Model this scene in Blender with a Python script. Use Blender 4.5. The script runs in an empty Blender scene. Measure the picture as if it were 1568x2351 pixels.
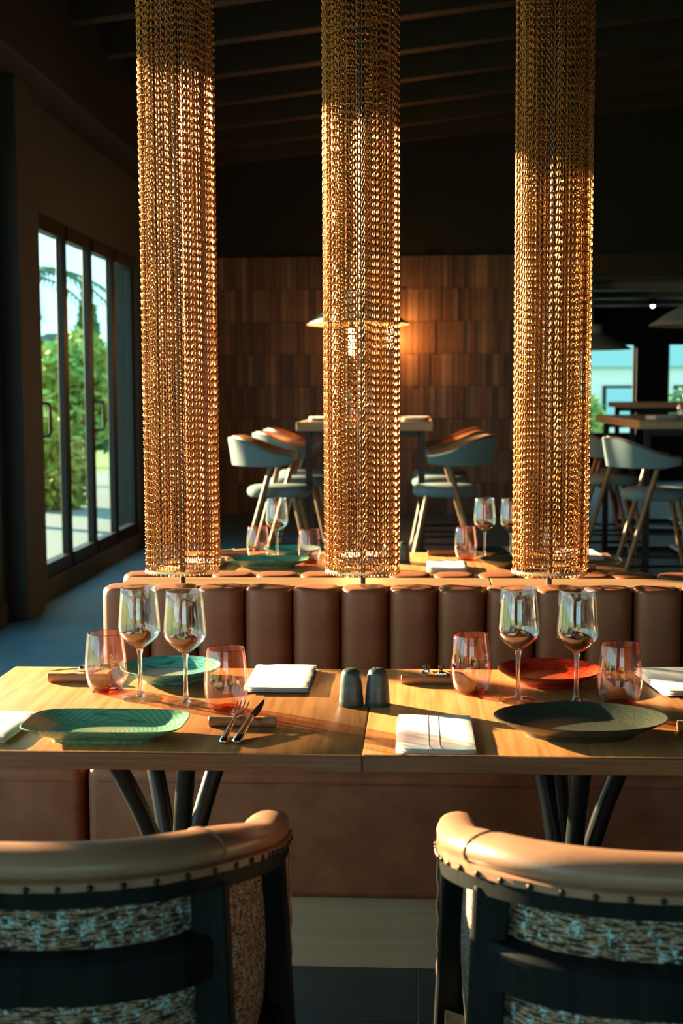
import bpy, bmesh, math, random
from mathutils import Vector, Matrix, noise
random.seed(7)
PI = math.pi
sc = bpy.context.scene
COL = sc.collection

# ------------------------------------------------------------------ camera, world, sun, exposure
CAM_Z = 1.34
yaw, pitch, roll = map(math.radians, (3.36, 5.24, 0.25))
fw = Vector((-math.sin(yaw)*math.cos(pitch), math.cos(yaw)*math.cos(pitch), -math.sin(pitch)))
rt0 = Vector((math.cos(yaw), math.sin(yaw), 0)); up0 = rt0.cross(fw)
rt = rt0*math.cos(roll) - up0*math.sin(roll); up = up0*math.cos(roll) + rt0*math.sin(roll)
cam = bpy.data.cameras.new('camera'); camo = bpy.data.objects.new('camera', cam); COL.objects.link(camo)
cam.sensor_fit = 'VERTICAL'; cam.sensor_height = 36.0; cam.sensor_width = 24.0
cam.lens = 3000/2351*36.0
cam.clip_start = 0.05; cam.clip_end = 300
cam.dof.use_dof = True; cam.dof.focus_distance = 2.75; cam.dof.aperture_fstop = 5.6
m = Matrix.Identity(4)
for i in range(3):
    m[i][0] = rt[i]; m[i][1] = up[i]; m[i][2] = -fw[i]
m[2][3] = CAM_Z
camo.matrix_world = m
sc.camera = camo

world = bpy.data.worlds.new('sky'); sc.world = world; world.use_nodes = True
wn = world.node_tree.nodes; wl = world.node_tree.links
bg = wn['Background']
bg.inputs['Color'].default_value = (0.50, 0.80, 0.88, 1); bg.inputs['Strength'].default_value = 1.5

SUN_AZ, SUN_EL = math.radians(33), math.radians(13)
sd = Vector((math.cos(SUN_AZ)*math.cos(SUN_EL), -math.sin(SUN_AZ)*math.cos(SUN_EL), -math.sin(SUN_EL)))
sun = bpy.data.lights.new('sun', 'SUN'); suno = bpy.data.objects.new('sun', sun); COL.objects.link(suno)
sun.energy = 24.0; sun.color = (1.0, 0.66, 0.36); sun.angle = math.radians(1.0)
suno.rotation_euler = sd.to_track_quat('-Z', 'Y').to_euler()
suno.location = (-20, 16, 9)

sc.view_settings.view_transform = 'Standard'
sc.view_settings.look = 'None'
sc.view_settings.exposure = 1.2
sc.view_settings.gamma = 1.0
sc.view_settings.use_curve_mapping = False
sc.cycles.max_bounces = 10; sc.cycles.transparent_max_bounces = 32
sc.cycles.transmission_bounces = 10; sc.cycles.glossy_bounces = 5; sc.cycles.diffuse_bounces = 4
sc.cycles.sample_clamp_indirect = 6.0
sc.cycles.caustics_reflective = False; sc.cycles.caustics_refractive = False

# ------------------------------------------------------------------ materials
def mat(name, col=(0.5, 0.5, 0.5), rough=0.5, metal=0.0, spec=0.5):
    M = bpy.data.materials.new(name); M.use_nodes = True
    b = M.node_tree.nodes['Principled BSDF']
    b.inputs['Base Color'].default_value = (*col, 1); b.inputs['Roughness'].default_value = rough
    b.inputs['Metallic'].default_value = metal; b.inputs['Specular IOR Level'].default_value = spec
    return M
def nd(M, t, **kw):
    n = M.node_tree.nodes.new(t)
    for k, v in kw.items(): setattr(n, k, v)
    return n
def lk(M, a, b): M.node_tree.links.new(a, b)
def bsdf(M): return M.node_tree.nodes['Principled BSDF']
def coords(M, scale=(1, 1, 1), kind='Object', rot=(0, 0, 0)):
    tc = nd(M, 'ShaderNodeTexCoord'); mp = nd(M, 'ShaderNodeMapping')
    mp.inputs['Scale'].default_value = scale; mp.inputs['Rotation'].default_value = rot
    lk(M, tc.outputs[kind], mp.inputs['Vector'])
    return mp.outputs['Vector']
def ramp(M, fac, stops):
    r = nd(M, 'ShaderNodeValToRGB')
    el = r.color_ramp.elements
    while len(el) < len(stops): el.new(0.5)
    for e, (p, c) in zip(el, stops): e.position = p; e.color = (*c, 1)
    lk(M, fac, r.inputs['Fac']); return r.outputs['Color']
def nz(M, vec, scale=5, detail=4, rough=0.55, dist=0.0):
    n = nd(M, 'ShaderNodeTexNoise')
    n.inputs['Scale'].default_value = scale; n.inputs['Detail'].default_value = detail
    n.inputs['Roughness'].default_value = rough; n.inputs['Distortion'].default_value = dist
    if vec is not None: lk(M, vec, n.inputs['Vector'])
    return n.outputs['Fac']
def bump(M, h, strength=0.3, dist=0.002):
    b = nd(M, 'ShaderNodeBump'); b.inputs['Strength'].default_value = strength; b.inputs['Distance'].default_value = dist
    lk(M, h, b.inputs['Height']); lk(M, b.outputs['Normal'], bsdf(M).inputs['Normal'])
def mixc(M, fac, a, b, blend='MIX'):
    n = nd(M, 'ShaderNodeMix', data_type='RGBA', blend_type=blend)
    for s, v in ((n.inputs[0], fac), (n.inputs[6], a), (n.inputs[7], b)):
        if isinstance(v, (int, float)): s.default_value = v
        elif isinstance(v, tuple): s.default_value = (*v, 1)
        else: lk(M, v, s)
    return n.outputs[2]

def wood(name, dark, light, scale, rough=0.45, bumpy=0.12, wave=True):
    """grain runs along the axis with the small scale"""
    M = mat(name, light, rough)
    v = coords(M, scale)
    f = nz(M, v, 1.0, 6, 0.62, 0.6)
    v2 = coords(M, tuple(s*0.22 for s in scale))
    f2 = nz(M, v2, 1.0, 3, 0.5, 1.5)
    c = ramp(M, f, [(0.30, dark), (0.62, light)])
    c2 = ramp(M, f2, [(0.35, (0.80, 0.74, 0.68)), (0.65, (1, 1, 1))])
    lk(M, mixc(M, 0.45, c, c2, 'MULTIPLY'), bsdf(M).inputs['Base Color'])
    bump(M, f, bumpy, 0.001)
    return M
def leather(name, a, b, rough=0.42, sc_=18):
    M = mat(name, a, rough)
    v = coords(M, (1, 1, 1))
    f = nz(M, v, sc_, 5, 0.6); g = nz(M, v, 260, 2, 0.5)
    lk(M, ramp(M, f, [(0.3, a), (0.7, b)]), bsdf(M).inputs['Base Color'])
    bump(M, g, 0.18, 0.0008)
    return M

M_OAK = wood('oak_top', (0.33, 0.13, 0.036), (0.56, 0.262, 0.088), (60, 3.6, 60), 0.42, 0.14)
M_OAKB = wood('bar_oak', (0.38, 0.21, 0.10), (0.56, 0.34, 0.17), (3, 50, 50), 0.45, 0.06)
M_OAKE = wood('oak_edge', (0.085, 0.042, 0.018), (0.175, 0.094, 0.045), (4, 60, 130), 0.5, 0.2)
M_OAKL = wood('oak_ledge', (0.30, 0.17, 0.08), (0.42, 0.26, 0.14), (3, 50, 50), 0.33, 0.06)
M_DOWEL = wood('beech_dowel', (0.33, 0.13, 0.05), (0.50, 0.23, 0.10), (6, 90, 90), 0.5)
M_LEA = leather('bench_leather', (0.20, 0.055, 0.020), (0.32, 0.100, 0.038), 0.5, 14)
M_LEAC = leather('chair_leather', (0.245, 0.125, 0.074), (0.33, 0.18, 0.112), 0.36, 9)
M_BLKW = wood('black_stained_wood', (0.003, 0.004, 0.0045), (0.010, 0.012, 0.013), (30, 30, 6), 0.5, 0.3)
bsdf(M_BLKW).inputs['Specular IOR Level'].default_value = 0.08
M_STOOLW = wood('walnut_leg', (0.15, 0.06, 0.02), (0.30, 0.13, 0.045), (40, 40, 5), 0.45)
M_BLKM = mat('black_powder_coat', (0.007, 0.010, 0.011), 0.36, 0.2)
bump(M_BLKM, nz(M_BLKM, coords(M_BLKM), 700, 2), 0.25, 0.0006)
M_FRAME = mat('dark_window_frame', (0.006, 0.009, 0.010), 0.4, 0.0, 0.3)
M_WALL = mat('charcoal_plaster', (0.016, 0.02, 0.018), 0.85)
bump(M_WALL, nz(M_WALL, coords(M_WALL), 40, 5), 0.12, 0.003)
M_WALLL = mat('grey_green_plaster', (0.022, 0.028, 0.027), 0.85)
bump(M_WALLL, nz(M_WALLL, coords(M_WALLL), 30, 5), 0.1, 0.003)
M_CEIL = mat('dark_ceiling_boards', (0.006, 0.005, 0.004), 0.8)
M_BEAM = wood('dark_beam_wood', (0.018, 0.011, 0.006), (0.04, 0.026, 0.015), (2, 30, 30), 0.55)
M_STEEL = mat('polished_steel', (0.62, 0.60, 0.56), 0.13, 1.0)
M_COPPER = mat('copper_chain_wire', (0.5, 0.2, 0.05), 0.26, 1.0)
_f = nz(M_COPPER, coords(M_COPPER), 9, 3)
lk(M_COPPER, ramp(M_COPPER, _f, [(0.3, (0.33, 0.118, 0.026)), (0.7, (0.50, 0.205, 0.055))]), bsdf(M_COPPER).inputs['Base Color'])
M_BRASS = mat('pale_brass_hoop', (0.80, 0.60, 0.34), 0.32, 1.0)
M_POLE = mat('dark_steel_pole', (0.05, 0.06, 0.06), 0.3, 0.9)
M_KICK = mat('brushed_champagne_laminate', (0.30, 0.25, 0.165), 0.5)
_f = nz(M_KICK, coords(M_KICK, (2, 60, 140)), 1, 4)
lk(M_KICK, ramp(M_KICK, _f, [(0.3, (0.38, 0.245, 0.14)), (0.7, (0.45, 0.295, 0.175))]), bsdf(M_KICK).inputs['Base Color'])

M_FLOOR = mat('blue_grey_screed', (0.05, 0.10, 0.14), 0.6)
_f = nz(M_FLOOR, coords(M_FLOOR), 2.2, 6)
lk(M_FLOOR, ramp(M_FLOOR, _f, [(0.3, (0.018, 0.080, 0.13)), (0.7, (0.035, 0.12, 0.18))]), bsdf(M_FLOOR).inputs['Base Color'])
M_TILE = mat('slate_floor_tile', (0.03, 0.05, 0.06), 0.38)
_f = nz(M_TILE, coords(M_TILE, (3, 14, 3)), 1.5, 7, 0.65)
lk(M_TILE, ramp(M_TILE, _f, [(0.3, (0.018, 0.028, 0.034)), (0.7, (0.04, 0.058, 0.068))]), bsdf(M_TILE).inputs['Base Color'])
bump(M_TILE, _f, 0.15, 0.002)
M_GROUT = mat('pale_grout', (0.22, 0.24, 0.24), 0.8)

M_NAP = mat('white_linen', (0.80, 0.79, 0.77), 0.8)
bump(M_NAP, nz(M_NAP, coords(M_NAP), 900, 2), 0.15, 0.0004)
M_SALT = mat('teal_grey_stoneware', (0.035, 0.06, 0.062), 0.38)
_f = nz(M_SALT, coords(M_SALT), 60, 5)
lk(M_SALT, ramp(M_SALT, _f, [(0.35, (0.025, 0.048, 0.052)), (0.7, (0.06, 0.085, 0.08))]), bsdf(M_SALT).inputs['Base Color'])

def ringed(name, a, b, c, rough=0.28, ringsc=40, distort=1.2, heart=(0.36, 0.31, 0.19)):
    M = mat(name, a, rough)
    v = coords(M)
    w = nd(M, 'ShaderNodeTexWave', wave_type='RINGS', rings_direction='Z')
    w.inputs['Scale'].default_value = ringsc; w.inputs['Distortion'].default_value = distort
    w.inputs['Detail'].default_value = 4; w.inputs['Detail Scale'].default_value = 1.2
    lk(M, v, w.inputs['Vector'])
    col = ramp(M, w.outputs['Fac'], [(0.15, a), (0.75, b)])
    f = nz(M, coords(M, (14, 60, 1)), 1.6, 5)
    fm = ramp(M, f, [(0.52, (0, 0, 0)), (0.66, (1, 1, 1))])
    full = mixc(M, fm, col, c)
    ln = nd(M, 'ShaderNodeVectorMath', operation='LENGTH'); lk(M, coords(M, (1, 1.3, 0)), ln.inputs[0])
    hm = ramp(M, ln.outputs['Value'], [(0.012, (0.75, 0.75, 0.75)), (0.062, (0, 0, 0))])
    hc = ramp(M, w.outputs['Fac'], [(0.2, tuple(0.6*x for x in heart)), (0.7, heart)])
    lk(M, mixc(M, hm, full, hc), bsdf(M).inputs['Base Color'])
    return M
M_PGREEN = ringed('green_glazed_ceramic', (0.10, 0.24, 0.15), (0.16, 0.34, 0.22), (0.05, 0.15, 0.10))
M_PTURQ = ringed('turquoise_glazed_ceramic', (0.09, 0.36, 0.33), (0.16, 0.46, 0.42), (0.03, 0.14, 0.13))
M_PRED = ringed('red_glazed_ceramic', (0.40, 0.022, 0.008), (0.52, 0.04, 0.012), (0.17, 0.012, 0.006), heart=(0.20, 0.05, 0.02))
M_PDARK = mat('speckled_olive_ceramic', (0.06, 0.075, 0.055), 0.33)
_f = nz(M_PDARK, coords(M_PDARK), 420, 3)
lk(M_PDARK, ramp(M_PDARK, _f, [(0.4, (0.022, 0.028, 0.021)), (0.65, (0.055, 0.066, 0.046))]), bsdf(M_PDARK).inputs['Base Color'])

def thin_glass(name, tint, gloss=(1, 1, 1), rough=0.02, ior=1.5, boost=1.0, edge=0.7):
    M = bpy.data.materials.new(name); M.use_nodes = True
    nt = M.node_tree
    for n in list(nt.nodes): nt.nodes.remove(n)
    out = nd(M, 'ShaderNodeOutputMaterial'); mx = nd(M, 'ShaderNodeMixShader')
    tr = nd(M, 'ShaderNodeBsdfTransparent'); gl = nd(M, 'ShaderNodeBsdfGlossy')
    tr.inputs['Color'].default_value = (*tint, 1); gl.inputs['Color'].default_value = (*gloss, 1)
    gl.inputs['Roughness'].default_value = rough
    lw = nd(M, 'ShaderNodeLayerWeight'); lw.inputs['Blend'].default_value = 0.5     # Schlick reflectance, same from both sides
    pw = nd(M, 'ShaderNodeMath', operation='POWER'); pw.inputs[1].default_value = 5.0
    f0 = ((ior-1)/(ior+1))**2*boost
    mt = nd(M, 'ShaderNodeMath', operation='MULTIPLY_ADD'); mt.inputs[1].default_value = (1-f0)*edge; mt.inputs[2].default_value = f0; mt.use_clamp = True
    lk(M, lw.outputs['Facing'], pw.inputs[0]); lk(M, pw.outputs[0], mt.inputs[0]); lk(M, mt.outputs[0], mx.inputs[0])
    lk(M, tr.outputs[0], mx.inputs[1]); lk(M, gl.outputs[0], mx.inputs[2]); lk(M, mx.outputs[0], out.inputs['Surface'])
    return M
M_PANE = thin_glass('window_pane_glass', (0.93, 0.98, 0.975), edge=0.5)
M_PANED = thin_glass('teal_tinted_door_glass', (0.84, 0.95, 0.945), edge=0.5)
M_GLASS = thin_glass('clear_glass', (0.975, 0.985, 0.982), ior=1.5, boost=2.4, edge=0.95)
M_STEM = thin_glass('clear_stem_glass', (0.95, 0.97, 0.965), ior=1.6, boost=2.0)
def _stem():
    M = M_STEM; out = [n for n in M.node_tree.nodes if n.type == 'OUTPUT_MATERIAL'][0]
    src = out.inputs['Surface'].links[0].from_socket
    gl = nd(M, 'ShaderNodeBsdfGlass'); gl.inputs['IOR'].default_value = 1.48; gl.inputs['Roughness'].default_value = 0.0
    mx = nd(M, 'ShaderNodeMixShader'); mx.inputs[0].default_value = 0.7
    lk(M, src, mx.inputs[1]); lk(M, gl.outputs[0], mx.inputs[2]); lk(M, mx.outputs[0], out.inputs['Surface'])
_stem()
M_PINK = thin_glass('pink_glass', (0.99, 0.885, 0.86), (1.0, 0.90, 0.88), ior=1.5, boost=2.0)
M_PINKB = thin_glass('coral_glass_base', (0.97, 0.42, 0.26), (1.0, 0.8, 0.75), ior=1.5, boost=1.3)

# tweed: woven streaks with pale blue flecks
M_TWEED = mat('boucle_tweed', (0.2, 0.15, 0.1), 0.9)
def _tweed():
    M = M_TWEED
    tc = nd(M, 'ShaderNodeTexCoord')
    def mp(s):
        n = nd(M, 'ShaderNodeMapping'); n.inputs['Scale'].default_value = s
        lk(M, tc.outputs['UV'], n.inputs['Vector']); return n.outputs['Vector']
    f1 = nz(M, mp((42, 300, 1)), 1, 3, 0.6)
    f2 = nz(M, mp((160, 420, 1)), 1, 2, 0.5)
    f3 = nz(M, mp((170, 330, 1)), 1, 2, 0.6)
    f4 = nz(M, mp((70, 45, 1)), 1, 2, 0.5)
    base = ramp(M, f2, [(0.36, (0.14, 0.07, 0.032)), (0.50, (0.34, 0.20, 0.11)), (0.66, (0.50, 0.38, 0.27))])
    blk = ramp(M, f1, [(0.46, (0, 0, 0)), (0.54, (1, 1, 1))])
    col = mixc(M, blk, (0.006, 0.006, 0.006), base)
    s = nd(M, 'ShaderNodeMath', operation='MULTIPLY'); lk(M, f3, s.inputs[0]); lk(M, f4, s.inputs[1])
    fl = ramp(M, s.outputs[0], [(0.305, (0, 0, 0)), (0.345, (1, 1, 1))])
    lk(M, mixc(M, fl, col, (0.36, 0.60, 0.60)), bsdf(M).inputs['Base Color'])
    bump(M, f1, 0.6, 0.002)
_tweed()
M_GREYF = mat('grey_blue_upholstery', (0.17, 0.215, 0.225), 0.9)
bump(M_GREYF, nz(M_GREYF, coords(M_GREYF), 500, 2), 0.2, 0.001)
M_LINING = leather('tan_lining', (0.26, 0.10, 0.04), (0.36, 0.15, 0.06), 0.45)
M_NAIL = mat('dark_bronze_nail', (0.03, 0.022, 0.016), 0.35, 0.8)
M_SHADE_OUT = mat('white_enamel_shade', (0.62, 0.64, 0.60), 0.4)
M_SHADE_G = mat('grey_enamel_shade', (0.26, 0.28, 0.26), 0.5)
M_SHADE_IN = mat('copper_shade_lining', (0.55, 0.27, 0.13), 0.5)
def emis(name, col, s):
    M = mat(name, col, 0.4); b = bsdf(M)
    b.inputs['Emission Color'].default_value = (*col, 1); b.inputs['Emission Strength'].default_value = s
    return M
M_BULB = emis('glowing_tube_bulb', (1.0, 0.60, 0.22), 14.0)
M_SPOT = emis('glowing_spot', (1.0, 0.80, 0.45), 12.0)
M_WOODT = mat('walnut_wall_block', (0.2, 0.12, 0.07), 0.5)
def _woodt():
    M = M_WOODT
    oi = nd(M, 'ShaderNodeObjectInfo'); ge = nd(M, 'ShaderNodeNewGeometry')
    ad = nd(M, 'ShaderNodeMath', operation='ADD'); fr = nd(M, 'ShaderNodeMath', operation='FRACT')
    lk(M, oi.outputs['Random'], ad.inputs[0]); lk(M, ge.outputs['Random Per Island'], ad.inputs[1]); lk(M, ad.outputs[0], fr.inputs[0])
    c = ramp(M, fr.outputs[0], [(0.0, (0.12, 0.066, 0.036)), (0.5, (0.175, 0.102, 0.058)), (0.85, (0.22, 0.138, 0.084)), (1.0, (0.33, 0.235, 0.16))])
    f = nz(M, coords(M, (60, 60, 5)), 1, 5)
    g = ramp(M, f, [(0.3, (0.62, 0.62, 0.62)), (0.7, (1.1, 1.1, 1.1))])
    lk(M, mixc(M, 1.0, c, g, 'MULTIPLY'), bsdf(M).inputs['Base Color'])
_woodt()
M_LAWN = mat('lawn_grass', (0.09, 0.22, 0.05), 0.9)
_f = nz(M_LAWN, coords(M_LAWN), 3, 8)
lk(M_LAWN, ramp(M_LAWN, _f, [(0.3, (0.07, 0.20, 0.05)), (0.7, (0.16, 0.32, 0.08))]), bsdf(M_LAWN).inputs['Base Color'])
M_PAVE = mat('pale_terrace_paving', (0.17, 0.21, 0.22), 0.7)
def leafm(name, a, b):
    M = mat(name, a, 0.6); f = nz(M, coords(M), 1.3, 4)
    lk(M, ramp(M, f, [(0.35, a), (0.65, b)]), bsdf(M).inputs['Base Color'])
    return M
M_LEAF1 = leafm('bright_leaves', (0.12, 0.30, 0.06), (0.42, 0.48, 0.10))
M_LEAF2 = leafm('deep_leaves', (0.03, 0.13, 0.06), (0.08, 0.24, 0.09))
M_LEAF3 = leafm('yellow_leaves', (0.35, 0.40, 0.06), (0.60, 0.55, 0.12))
M_BARK = mat('bark', (0.12, 0.08, 0.05), 0.9)
M_ROOF = mat('slate_roof', (0.05, 0.07, 0.07), 0.7)
M_PALE = mat('pale_render', (0.62, 0.64, 0.64), 0.8)
M_BLUEP = mat('pale_blue_panel', (0.30, 0.50, 0.60), 0.7)

# ------------------------------------------------------------------ geometry helpers
def finish(name, bm, material, parent=None, smooth=None, loc=None, weld=False):
    me = bpy.data.meshes.new(name)
    if weld: bmesh.ops.remove_doubles(bm, verts=bm.verts, dist=1e-6)
    bmesh.ops.recalc_face_normals(bm, faces=bm.faces)
    bm.to_mesh(me); bm.free()
    if smooth is not None:
        for p in me.polygons: p.use_smooth = True
        me.set_sharp_from_angle(angle=math.radians(smooth))
    me.materials.append(material)
    o = bpy.data.objects.new(name, me); COL.objects.link(o)
    if parent: o.parent = parent
    if loc: o.location = loc
    return o
def inst(name, me, parent=None, loc=(0, 0, 0), rot=(0, 0, 0), scale=None):
    o = bpy.data.objects.new(name, me); COL.objects.link(o)
    if parent: o.parent = parent
    o.location = loc; o.rotation_euler = rot
    if scale: o.scale = scale
    return o
def thing(name, label, cat, loc=(0, 0, 0), rz=0, group=None):
    o = bpy.data.objects.new(name, None); COL.objects.link(o)
    o.empty_display_size = 0.05
    o.location = loc; o.rotation_euler = (0, 0, rz); o['label'] = label; o['category'] = cat
    if group: o['group'] = group
    return o
def tag(o, label, cat, group=None):
    o['label'] = label; o['category'] = cat
    if group: o['group'] = group
    return o
def struct(o, label=None):
    o['kind'] = 'structure'
    if label: o['label'] = label
    return o
def dup(root, loc, rz, label):
    r = root.copy(); COL.objects.link(r); r.location = loc; r.rotation_euler = (0, 0, rz); r['label'] = label
    for ch in list(root.children):
        c = ch.copy(); COL.objects.link(c); c.parent = r
        for g in list(ch.children):
            d = g.copy(); COL.objects.link(d); d.parent = c
    return r
def box(bm, x0, x1, y0, y1, z0, z1, bev=0, seg=2):
    r = bmesh.ops.create_cube(bm, size=1.0, matrix=Matrix.Translation(((x0+x1)/2, (y0+y1)/2, (z0+z1)/2)) @ Matrix.Diagonal((x1-x0, y1-y0, z1-z0, 1)))
    if bev:
        es = list({e for v in r['verts'] for e in v.link_edges})
        bmesh.ops.bevel(bm, geom=es, offset=bev, segments=seg, profile=0.5, affect='EDGES')
    return bm
def B(*a, **k): return box(bmesh.new(), *a, **k)
def tube(bm, pts, rad, seg=10, caps=True, closed=False):
    pts = [Vector(p) for p in pts]; n = len(pts)
    rr = rad if isinstance(rad, (list, tuple)) else [rad]*n
    prev = None; rings = []
    for i, p in enumerate(pts):
        if closed: t = (pts[(i+1) % n]-pts[i-1]).normalized()
        else: t = (pts[min(i+1, n-1)]-pts[max(i-1, 0)]).normalized()
        if prev is None:
            a = Vector((0, 0, 1)) if abs(t.z) < 0.9 else Vector((1, 0, 0))
            u = t.cross(a).normalized()
        else:
            u = (prev - t*prev.dot(t)).normalized()
        prev = u; w = t.cross(u)
        rings.append([bm.verts.new(p + (u*math.cos(2*PI*k/seg)+w*math.sin(2*PI*k/seg))*rr[i]) for k in range(seg)])
    m_ = n if closed else n-1
    for i in range(m_):
        a, b = rings[i], rings[(i+1) % n]
        for k in range(seg):
            bm.faces.new((a[k], a[(k+1) % seg], b[(k+1) % seg], b[k]))
    if caps and not closed:
        bm.faces.new(rings[0][::-1]); bm.faces.new(rings[-1])
    return bm
def sweep(bm, pts, section, caps=True, uv=False):
    """section (outward u, up v); path roughly horizontal, u = right of the tangent"""
    pts = [Vector(p) for p in pts]; n = len(pts); rings = []; ns = 0
    for i, p in enumerate(pts):
        t = (pts[min(i+1, n-1)]-pts[max(i-1, 0)]); t.z = 0; t.normalize()
        u = Vector((t.y, -t.x, 0))
        s = section(i/(n-1)) if callable(section) else section
        ns = len(s)
        rings.append([bm.verts.new(p + u*a + Vector((0, 0, b))) for a, b in s])
    for i in range(n-1):
        for k in range(ns):
            bm.faces.new((rings[i][k], rings[i][(k+1) % ns], rings[i+1][(k+1) % ns], rings[i+1][k]))
    if caps:
        bm.faces.new(rings[0][::-1]); bm.faces.new(rings[-1])
    return bm
def loft(bm, outline, prof, seg=48):
    """outline(theta)->unit x,y ; prof [(s,z)] from centre underside round to centre top"""
    rings = []
    for s, z in prof:
        if s < 1e-6: rings.append([bm.verts.new((0, 0, z))])
        else: rings.append([bm.verts.new((outline(2*PI*k/seg)[0]*s, outline(2*PI*k/seg)[1]*s, z)) for k in range(seg)])
    for a, b in zip(rings, rings[1:]):
        for k in range(seg):
            k2 = (k+1) % seg
            if len(a) == 1 and len(b) == 1: continue
            if len(a) == 1: bm.faces.new((a[0], b[k], b[k2]))
            elif len(b) == 1: bm.faces.new((a[k], b[0], a[k2]))
            else: bm.faces.new((a[k], b[k], b[k2], a[k2]))
    return bm
circ = lambda t: (math.cos(t), math.sin(t))
def lathe(bm, prof, seg=40): return loft(bm, circ, prof, seg)
def superell(a, b, n):
    def f(t):
        c, s = math.cos(t), math.sin(t)
        return (a*math.copysign(abs(c)**(2/n), c), b*math.copysign(abs(s)**(2/n), s))
    return f
def ss(a, b, x):
    t = min(1, max(0, (x-a)/(b-a))); return t*t*(3-2*t)

# ------------------------------------------------------------------ room shell
XL, XR, YB, YF = -2.42, 5.2, 14.3, -4.0
def ceil_z(x): return 4.09 + 0.11*(x+0.2)
fl = struct(finish('floor', B(XL-0.2, XR+0.2, YF-0.2, 20.2, -0.2, -0.004), M_FLOOR), 'dark blue grey restaurant floor')
# slate tiles (front dining area)
g = finish('grout_bed', B(-1.2, 1.8, 0.28, 3.16, -0.004, -0.002), M_GROUT, fl)
tme = None
for i in range(5):
    for j in range(5):
        x0 = -1.2+0.6*i; y0 = 0.28+0.6*j-0.0
        y1 = min(y0+0.6, 3.16)
        if tme is None:
            o = finish('floor_tile', B(0.0015, 0.5985, 0.0015, 0.5985, -0.012, 0, bev=0.0012, seg=1), M_TILE, fl, loc=(x0, y0, 0)); tme = o.data
        else: inst('floor_tile', tme, fl, (x0, y0, 0))
# ceiling with rafters
bm = bmesh.new()
vs = [bm.verts.new((x, y, ceil_z(x)+dz)) for dz in (0, 0.1) for x, y in ((XL-0.3, YF-0.2), (XR+0.3, YF-0.2), (XR+0.3, YB+0.1), (XL-0.3, YB+0.1))]
for f in ((0, 1, 2, 3), (7, 6, 5, 4), (0, 4, 5, 1), (1, 5, 6, 2), (2, 6, 7, 3), (3, 7, 4, 0)): bm.faces.new([vs[k] for k in f])
ce = struct(finish('ceiling', bm, M_CEIL), 'sloping dark boarded ceiling')
bm = bmesh.new()
L = XR-XL+0.2
for sx in (0, 1):
    pass
vs = []
for x in (XL-0.1, XR+0.1):
    for y, dz in ((-0.06, -0.22), (0.06, -0.22), (0.06, 0.02), (-0.06, 0.02)):
        vs.append(bm.verts.new((x, y, ceil_z(x)+dz)))
for f in ((0, 1, 2, 3), (7, 6, 5, 4), (0, 4, 5, 1), (1, 5, 6, 2), (2, 6, 7, 3), (3, 7, 4, 0)): bm.faces.new([vs[k] for k in f])
b0 = finish('rafter', bm, M_BEAM, ce, loc=(0, 5.0, 0))
for y in (1.0, 3.0, 6.6, 7.5, 8.35, 9.2, 10.1, 11.0, 11.9, 12.8, 13.6):
    inst('rafter', b0.data, ce, (0, y, 0))

# left wall
SILL, HEAD, HEADN = 0.12, 2.50, 2.78
bm = bmesh.new()
box(bm, XL-0.2, XL, YF, 7.35, HEADN, 4.0); box(bm, XL-0.2, XL, 7.35, YB, HEAD, 4.0)
box(bm, XL-0.2, XL, 11.25, YB, 0, HEAD)
box(bm, XL-0.2, XL, 7.35, 8.35, 0, HEAD)
box(bm, XL-0.2, XL, YF, -2.9, 0, HEADN)
wl_ = struct(finish('wall_left', bm, M_WALLL), 'dark plaster wall above the glass doors')
struct(finish('baseboard_left', B(XL-0.2, XL+0.015, -2.9, 11.25, 0, SILL), M_WALLL), 'low curb under the glass doors')
struct(finish('trim_1', B(XL, XL+0.26, YF, YB, 3.16, 3.95, bev=0.01), M_CEIL), 'dark timber beam along the left wall under the ceiling')
struct(finish('wall_pillar', B(XL, -2.31, 7.55, 7.9, 0, 3.16, bev=0.008), M_WALLL), 'square plaster pillar before the glass doors')
# glazed bays beside the tables
def glazed(name, y0, y1, handle=None, label=None, z0=SILL, z1=HEAD, fwid=0.052):
    e = bpy.data.objects.new(name, None); COL.objects.link(e); e.location = (XL-0.06, (y0+y1)/2, 0); struct(e, label)
    h = (y1-y0)/2-0.003
    bm = bmesh.new()
    for a, b in ((-h, -h+fwid), (h-fwid, h)): box(bm, -0.025, 0.025, a, b, z0, z1, bev=0.004, seg=1)
    for a, b in ((z0, z0+0.095), (z1-0.10, z1)): box(bm, -0.035, 0.035, -h+fwid, h-fwid, a, b)
    finish('window_frame', bm, M_FRAME, e)
    finish('pane', B(-0.006, 0.006, -h+fwid-0.01, h-fwid+0.01, z0+0.085, z1-0.09), M_PANED if name.startswith('door') else M_PANE, e)
    if handle:
        yy = (-h+0.035) if handle < 0 else (h-0.035)
        bm = tube(bmesh.new(), [(0.02, yy, 1.06), (0.085, yy, 1.065), (0.095, yy, 1.09), (0.095, yy, 1.25), (0.085, yy, 1.275), (0.02, yy, 1.28)], 0.011, 8)
        finish('door_handle', bm, M_BLKM, e, 40)
    return e
for k, (a, b) in enumerate(((8.35, 9.08), (9.08, 9.80), (9.80, 10.53), (10.53, 11.25))):
    glazed('door_%d' % (k+1), a, b, (-1 if k in (0, 2) else None), ['nearest folding glass door beside the pillar', 'second folding glass door from the pillar', 'third folding glass door from the pillar', 'farthest folding glass door from the pillar'][k])
ys = [-2.9, -1.4, 0.1, 1.5, 2.85, 4.28, 5.65, 6.5, 7.35]
for k in range(8):
    glazed('window_%d' % (k+1), ys[k], ys[k+1], None, 'tall dark framed window in the left wall', z1=HEADN)

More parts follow.
